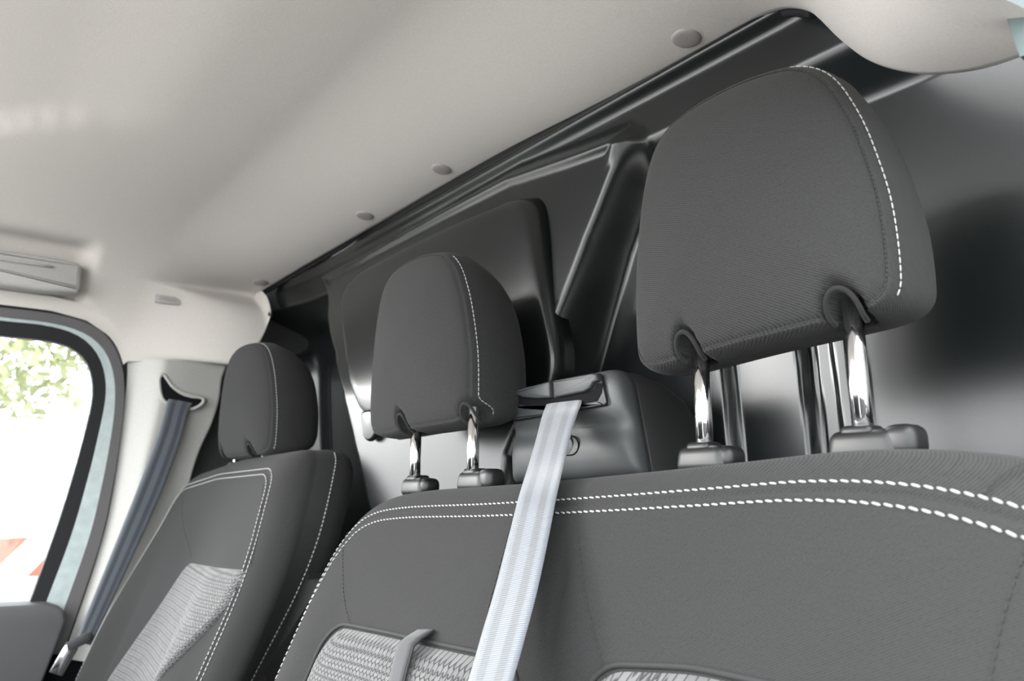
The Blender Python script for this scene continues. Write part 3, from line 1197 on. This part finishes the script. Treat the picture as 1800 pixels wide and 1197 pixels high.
dcorner = [(-0.225, 0.030), (0.0, 0.006), (0.272, 0.0), (0.340, 0.17), (0.305, 0.55), (-0.285, 0.55), (-0.262, 0.16)]
dout = resample(round_poly(dcorner, [0.06, 0.5, 0.05, 0.3, 0.04, 0.04, 0.2], 10), 320)
d_in = list(np.linspace(0.26, 0.052, 44)) + [0.050, 0.045, 0.042, 0.039, 0.0375, 0.036, 0.0345, 0.033, 0.0315, 0.029, 0.026, 0.022, 0.018, 0.014, 0.010, 0.006, 0.003, 0.001, 0.0]
DR = 0.045
dprof = [(i, edge(i, DR)) for i in d_in] + [(0.0006, DR + 0.003), (0.0, DR + 0.007), (-0.001, 0.075), (0.001, 0.095), (0.008, 0.11), (0.02, 0.122), (0.06, 0.128), (0.2, 0.13)]


def drv_extra(x, w, i, d):
    if d > DR + 0.001:
        return 0
    e = 0.002 * math.exp(-((i - 0.0345) / 0.0022) ** 2)
    e += 0.014 * math.exp(-(x / 0.11) ** 2) * float(sstep(0.05, 0.2, w))
    e -= 0.02 * float(sstep(0.08, 0.0, abs(abs(x) - 0.215))) * float(sstep(0.12, 0.34, w))
    return e * float(sstep(0.0, 0.04, i))


DS = Slab(dout, dprof, drv_def, drv_extra)
dback = DS.build('backrest', 'charcoal_twill', drv, (0.3, 0.2))
for ins in (0.0300, 0.0390):
    pth = DS.path(ins, 0.0006)
    r2 = DS.ring2(ins)
    st0 = int(np.argmax(r2[:, 1]))
    pth = pth[st0:] + pth[:st0]
    rr = np.roll(r2, -st0, 0)
    pth = [pth[k] for k in range(len(pth)) if rr[k][1] < 0.46]
    stitches('stitching', pth, 0.0062, 0.0046, 0.0019, 'white_thread', dback, (0, -0.8, 0.4))
pth = DS.path(-0.001, 0.0, 0.078)
r2 = DS.ring2(0)
right = [k for k in range(len(pth)) if r2[k][0] > 0.235 and r2[k][1] < 0.50 and r2[k][1] > 0.004]
right.sort(key=lambda k: r2[k][1])
stitches('side_stitching', [pth[k] + np.array([0.0006, -0.0003, 0]) for k in right], 0.0062, 0.0046, 0.0018, 'white_thread', dback, (0.7, -0.7, 0))
o = resample(round_poly([(0.006, 0.186), (0.306, 0.173), (0.290, 0.225), (0.197, 0.345), (0.190, 0.50), (-0.140, 0.50), (-0.112, 0.385)],
                        [0.03, 0.012, 0.06, 0.1, 0.02, 0.02, 0.15], 8), 200)


def drv_face(x, w_, d):
    return tuple(DS.face(x, w_, -d))


hm = min((o.max(0) - o.min(0)) / 2)
S3 = Slab(o, [(q, -0.0075) for q in np.linspace(hm * 0.9995, 0.020, 26)] + [(0.014, -0.0065), (0.008, -0.0045), (0.003, -0.002), (0.0, 0.002), (0.0, 0.008)], drv_face)
S3.build('woven_panel', 'woven_insert', dback)
for px in ([(322, 870), (318, 920), (322, 985)], [(463, 850), (455, 920), (436, 995)]):
    pts = [np.array(drv_face(*drv_xw(a, b), -0.0003)) for a, b in catmull(px, False, 8)]
    stitches('panel_seam', pts, 0.005, 0.0036, 0.0010, 'dark_thread', dback)
dp1, dp2 = onY(417, 815, -0.02), onY(482, 803, -0.02)
headrest(drv, -0.580, 0.980, -0.058, 1.20, 0.99, (-0.07, 0.07), 0.955, 0.0, 0.0, 0.03)
guide(drv, -0.650, -0.028, 0.955, False, 1.1)
guide(drv, -0.510, -0.028, 0.958, True, 1.1)
rbox('seat_cushion', (-0.60, -0.42, 0.37), (0.52, 0.46, 0.17), 'charcoal_twill', drv, 0.05, 5)
rbox('seat_base', (-0.60, -0.30, 0.225), (0.44, 0.44, 0.13), 'dark_trim', drv, 0.02, 3)
# folded armrest between driver seat and bench
ar = [(527, 1024), (538, 1020), (552, 1026), (556, 1040), (500, 1197), (470, 1290), (395, 1290), (440, 1190)]
a3 = [onY(a, b, -0.045) for a, b in ar]
q0 = a3[0]
a3 = [q + np.array([0, -(q0[2] - q[2]) * 0.30, 0]) for q in a3]
prism('armrest', catmull(a3, True, 5), (0.0, 0.06, 0), 'charcoal_twill', drv, 0.008, 3)

# ================================================================== BELT HOUSING ON THE BENCH
BY = 0.030
hs = empty('belt_housing', (0.16, 0.08, 0.94), 'dark grey plastic seat belt housing standing between the bench headrests', 'belt housing')
hc = [onY(a, b, BY) for a, b in ((888, 850), (894, 682), (1083, 642), (1117, 838))]
ho = resample(round_poly([(q[0], q[2]) for q in hc], [0.006, 0.02, 0.024, 0.006], 10), 200)
zt_ = hc[2][2]


def h_def(x, z, d):
    y = BY + d
    # front has a soft waist, the back slopes down
    f_ = float(sstep(0.02, 0.0, d))
    y += f_ * (0.006 * math.exp(-((z - 0.983) / 0.014) ** 2) + 0.004 * float(sstep(0.98, 0.93, z)))
    if d > 0.02:
        k = (d - 0.02) / 0.11
        z = z - 0.030 * k * k * float(sstep(0.96, 1.03, z))
        x = x + 0.012 * k * float(sstep(0.2, 0.26, x))
    return (x, y, z)


HS = Slab(ho, [(q, 0.0) for q in np.linspace(0.052, 0.02, 18)] + [(0.017, 0.0002), (0.011, 0.0008), (0.007, 0.002), (0.004, 0.004), (0.0018, 0.007), (0.0006, 0.011), (0.0, 0.016), (0.0, 0.022)],
          h_def)
HS.build('front_shell', 'housing_plastic', hs)
HB_ = Slab(ho, [(0.045, 0.024), (0.0022, 0.024), (0.0012, 0.0245), (0.0006, 0.026), (0.0004, 0.045), (0.001, 0.07), (0.004, 0.095), (0.012, 0.115), (0.03, 0.122), (0.045, 0.123)], h_def)
HB_.build('rear_shell', 'housing_side_plastic', hs)
FY = BY - 0.0015


def fp(pts, y=FY):
    return [onY(a, b, y) for a, b in pts]


bz_px = round_poly([(898, 741), (903, 689), (1059, 657), (1071, 711)], 6, 5)
bez = prism('bezel', fp(bz_px, BY + 0.002), (0, -0.0035, 0), 'housing_plastic', hs, 0.001)
tube('bezel_gap', [np.array(q) + np.array([0, -0.0012, 0]) for q in fp(bz_px, BY)], 0.0009, 'matte_black', hs, 6, True)
# slot with its raised end, a black plate as its inner shade; two flaps above
sl_ = [(906, 694), (930, 699), (975, 699), (1030, 690), (1046, 684), (1050, 674), (1060, 673), (1058, 690), (1050, 705), (1035, 708), (1000, 714), (960, 716), (925, 714), (907, 708)]
prism('slot', fp(round_poly(sl_, 2, 3), BY - 0.0015), (0, -0.0008, 0), 'matte_black', bez)
prism('flap', fp(round_poly([(907, 692), (920, 685), (973, 671), (974, 700), (950, 701), (926, 699)], 3, 4), BY - 0.001), (0, -0.0065, 0), 'housing_plastic', bez, 0.002, 3)
prism('flap', fp(round_poly([(979, 670), (1048, 657), (1056, 659), (1058, 670), (1050, 673), (1044, 683), (1034, 689), (982, 699)], 2.5, 4), BY - 0.001), (0, -0.0065, 0), 'housing_plastic', bez, 0.002, 3)
prism('lower_lip', fp(round_poly([(903, 712), (925, 717), (960, 719), (1000, 717), (1040, 709), (1052, 706), (1064, 712), (1000, 724), (903, 735)], 2, 3), BY - 0.001), (0, -0.003, 0), 'housing_plastic', bez, 0.0012)
# round blanking plug half hidden by the belt
pc = []
for a in np.linspace(-math.pi / 2, math.pi / 2, 15):
    pc.append((1003 + 14 * math.cos(a), 783 + 17 * math.sin(a)))
pc = [(975, 767)] + pc + [(975, 801)]
prism('blanking_plug', fp(pc, BY + 0.010), (0, -0.0085, 0), 'housing_plastic', hs, 0.0006)
tube('plug_gap', [q for q in fp(pc, BY + 0.0018)], 0.0008, 'matte_black', hs, 6, True)

# ================================================================== SEAT BELTS
L_px = [(962, 708, .031), (958, 718, .020), (952, 735, 0.004), (943, 770, -0.020), (930, 815, -0.050), (913, 870, -0.088), (895, 940, -0.107), (872, 1030, -0.128), (847, 1115, -0.147), (823, 1197, -0.166), (760, 1400, -0.21)]
R_px = [(1024, 700, .031), (1021, 712, .020), (1015, 727, 0.004), (1004, 762, -0.020), (993, 808, -0.050), (979, 868, -0.092), (965, 940, -0.113), (946, 1030, -0.135), (924, 1115, -0.153), (901, 1197, -0.172), (842, 1400, -0.215)]
bl_ = catmull([onY(*q) for q in L_px], False, 8)
br_ = catmull([onY(*q) for q in R_px], False, 8)
tag(ribbon('seat_belt', bl_, br_, 0.0014, 'belt_webbing', None, 160, 8), 'blue-grey striped seat belt coming out of the plastic housing over the bench', 'seat belt')
ds = empty('seat_belt', (-0.93, -0.08, 0.65), 'dark blue-grey seat belt hanging from the white pillar behind the driver door', 'seat belt')
LX = [(300, 694, -0.934), (292, 712, -0.922), (277, 765, -0.914), (245, 850, -0.906), (205, 950, -0.90), (160, 1060, -0.895), (132, 1128, -0.892)]
RX = [(345, 702, -0.934), (333, 720, -0.922), (318, 775, -0.914), (285, 865, -0.906), (240, 965, -0.90), (192, 1068, -0.895), (160, 1134, -0.892)]
ribbon('webbing', catmull([onX(*q) for q in LX], False, 8), catmull([onX(*q) for q in RX], False, 8), 0.0014, 'belt_webbing', ds, 120, 8)
c_ = onX(138, 1128, -0.888)
rbox('tongue_cover', tuple(c_), (0.014, 0.045, 0.018), 'strap', ds, 0.006, 3, Matrix.Rotation(math.radians(25), 3, 'X'))
c_ = onX(112, 1160, -0.885)
rbox('tongue', tuple(c_), (0.006, 0.024, 0.05), 'chrome', ds, 0.002, 2, Matrix.Rotation(math.radians(-25), 3, 'X'))

# ================================================================== OUTSIDE THE DRIVER WINDOW
gr = rbox('ground', (0, 0, -0.75), (60, 60, 0.1), 'asphalt', None, 0.0)
tag(gr, 'pale sunlit pavement outside the van', kind='structure')
fw_ = empty('boundary_wall', (-9, 1, -0.7), 'pale rendered boundary wall outside the driver window behind the barrier', 'wall')
rbox('wall_panel', (-9.0, 1.0, 0.2), (0.2, 16, 1.8), 'render_wall', fw_, 0.02)
rbox('coping', (-9.0, 1.0, 1.14), (0.34, 16, 0.1), 'render_wall', fw_, 0.02)
brr = empty('road_barrier', (-5, -0.8, -0.7), 'red and white striped road barrier seen through the driver window', 'barrier')
for z0 in (0.52, 0.12):
    rbox('board', (-5.0, -0.75, z0), (0.05, 2.2, 0.24), 'barrier_board', brr, 0.01)
for y0 in (-1.7, 0.2):
    rbox('post', (-5.06, y0, 0.0), (0.06, 0.08, 1.4), 'render_wall', brr, 0.01)
    rbox('foot', (-5.06, y0, -0.67), (0.5, 0.12, 0.06), 'dark_trim', brr, 0.01)


def tree(x, y, h, r, label):
    t = empty('tree', (x, y, -0.7), label, 'tree', 'trees beyond the boundary wall')
    tube('trunk', [(x, y, -0.72), (x + 0.05, y - 0.04, h * 0.3), (x - 0.06, y + 0.05, h * 0.6), (x, y, h * 0.9)], [0.14, 0.11, 0.08, 0.03], 'bark', t, 10)
    V, Fc = [], []
    for _ in range(1500):
        d = np.random.normal(size=3)
        d /= np.linalg.norm(d)
        c = np.array([x, y, h * 0.72]) + d * r * np.array([1, 1, 0.8]) * random.uniform(0.45, 1.0)
        a = np.random.normal(size=3)
        a /= np.linalg.norm(a)
        b = np.cross(a, np.random.normal(size=3))
        b /= np.linalg.norm(b)
        s = random.uniform(0.07, 0.13)
        k = len(V)
        V += [c - a * s, c + b * s * 0.45, c + a * s, c - b * s * 0.45]
        Fc.append((k, k + 1, k + 2, k + 3))
    f_ = mesh('foliage', V, Fc, 'leaf', t, False)
    f_['kind'] = 'stuff'


np.random.seed(3)
tree(-10.5, -0.2, 3.6, 1.5, 'leafy tree beyond the wall at the left edge of the driver window')
tree(-10.8, 3.4, 3.2, 1.3, 'leafy tree beyond the wall nearer the belt pillar')
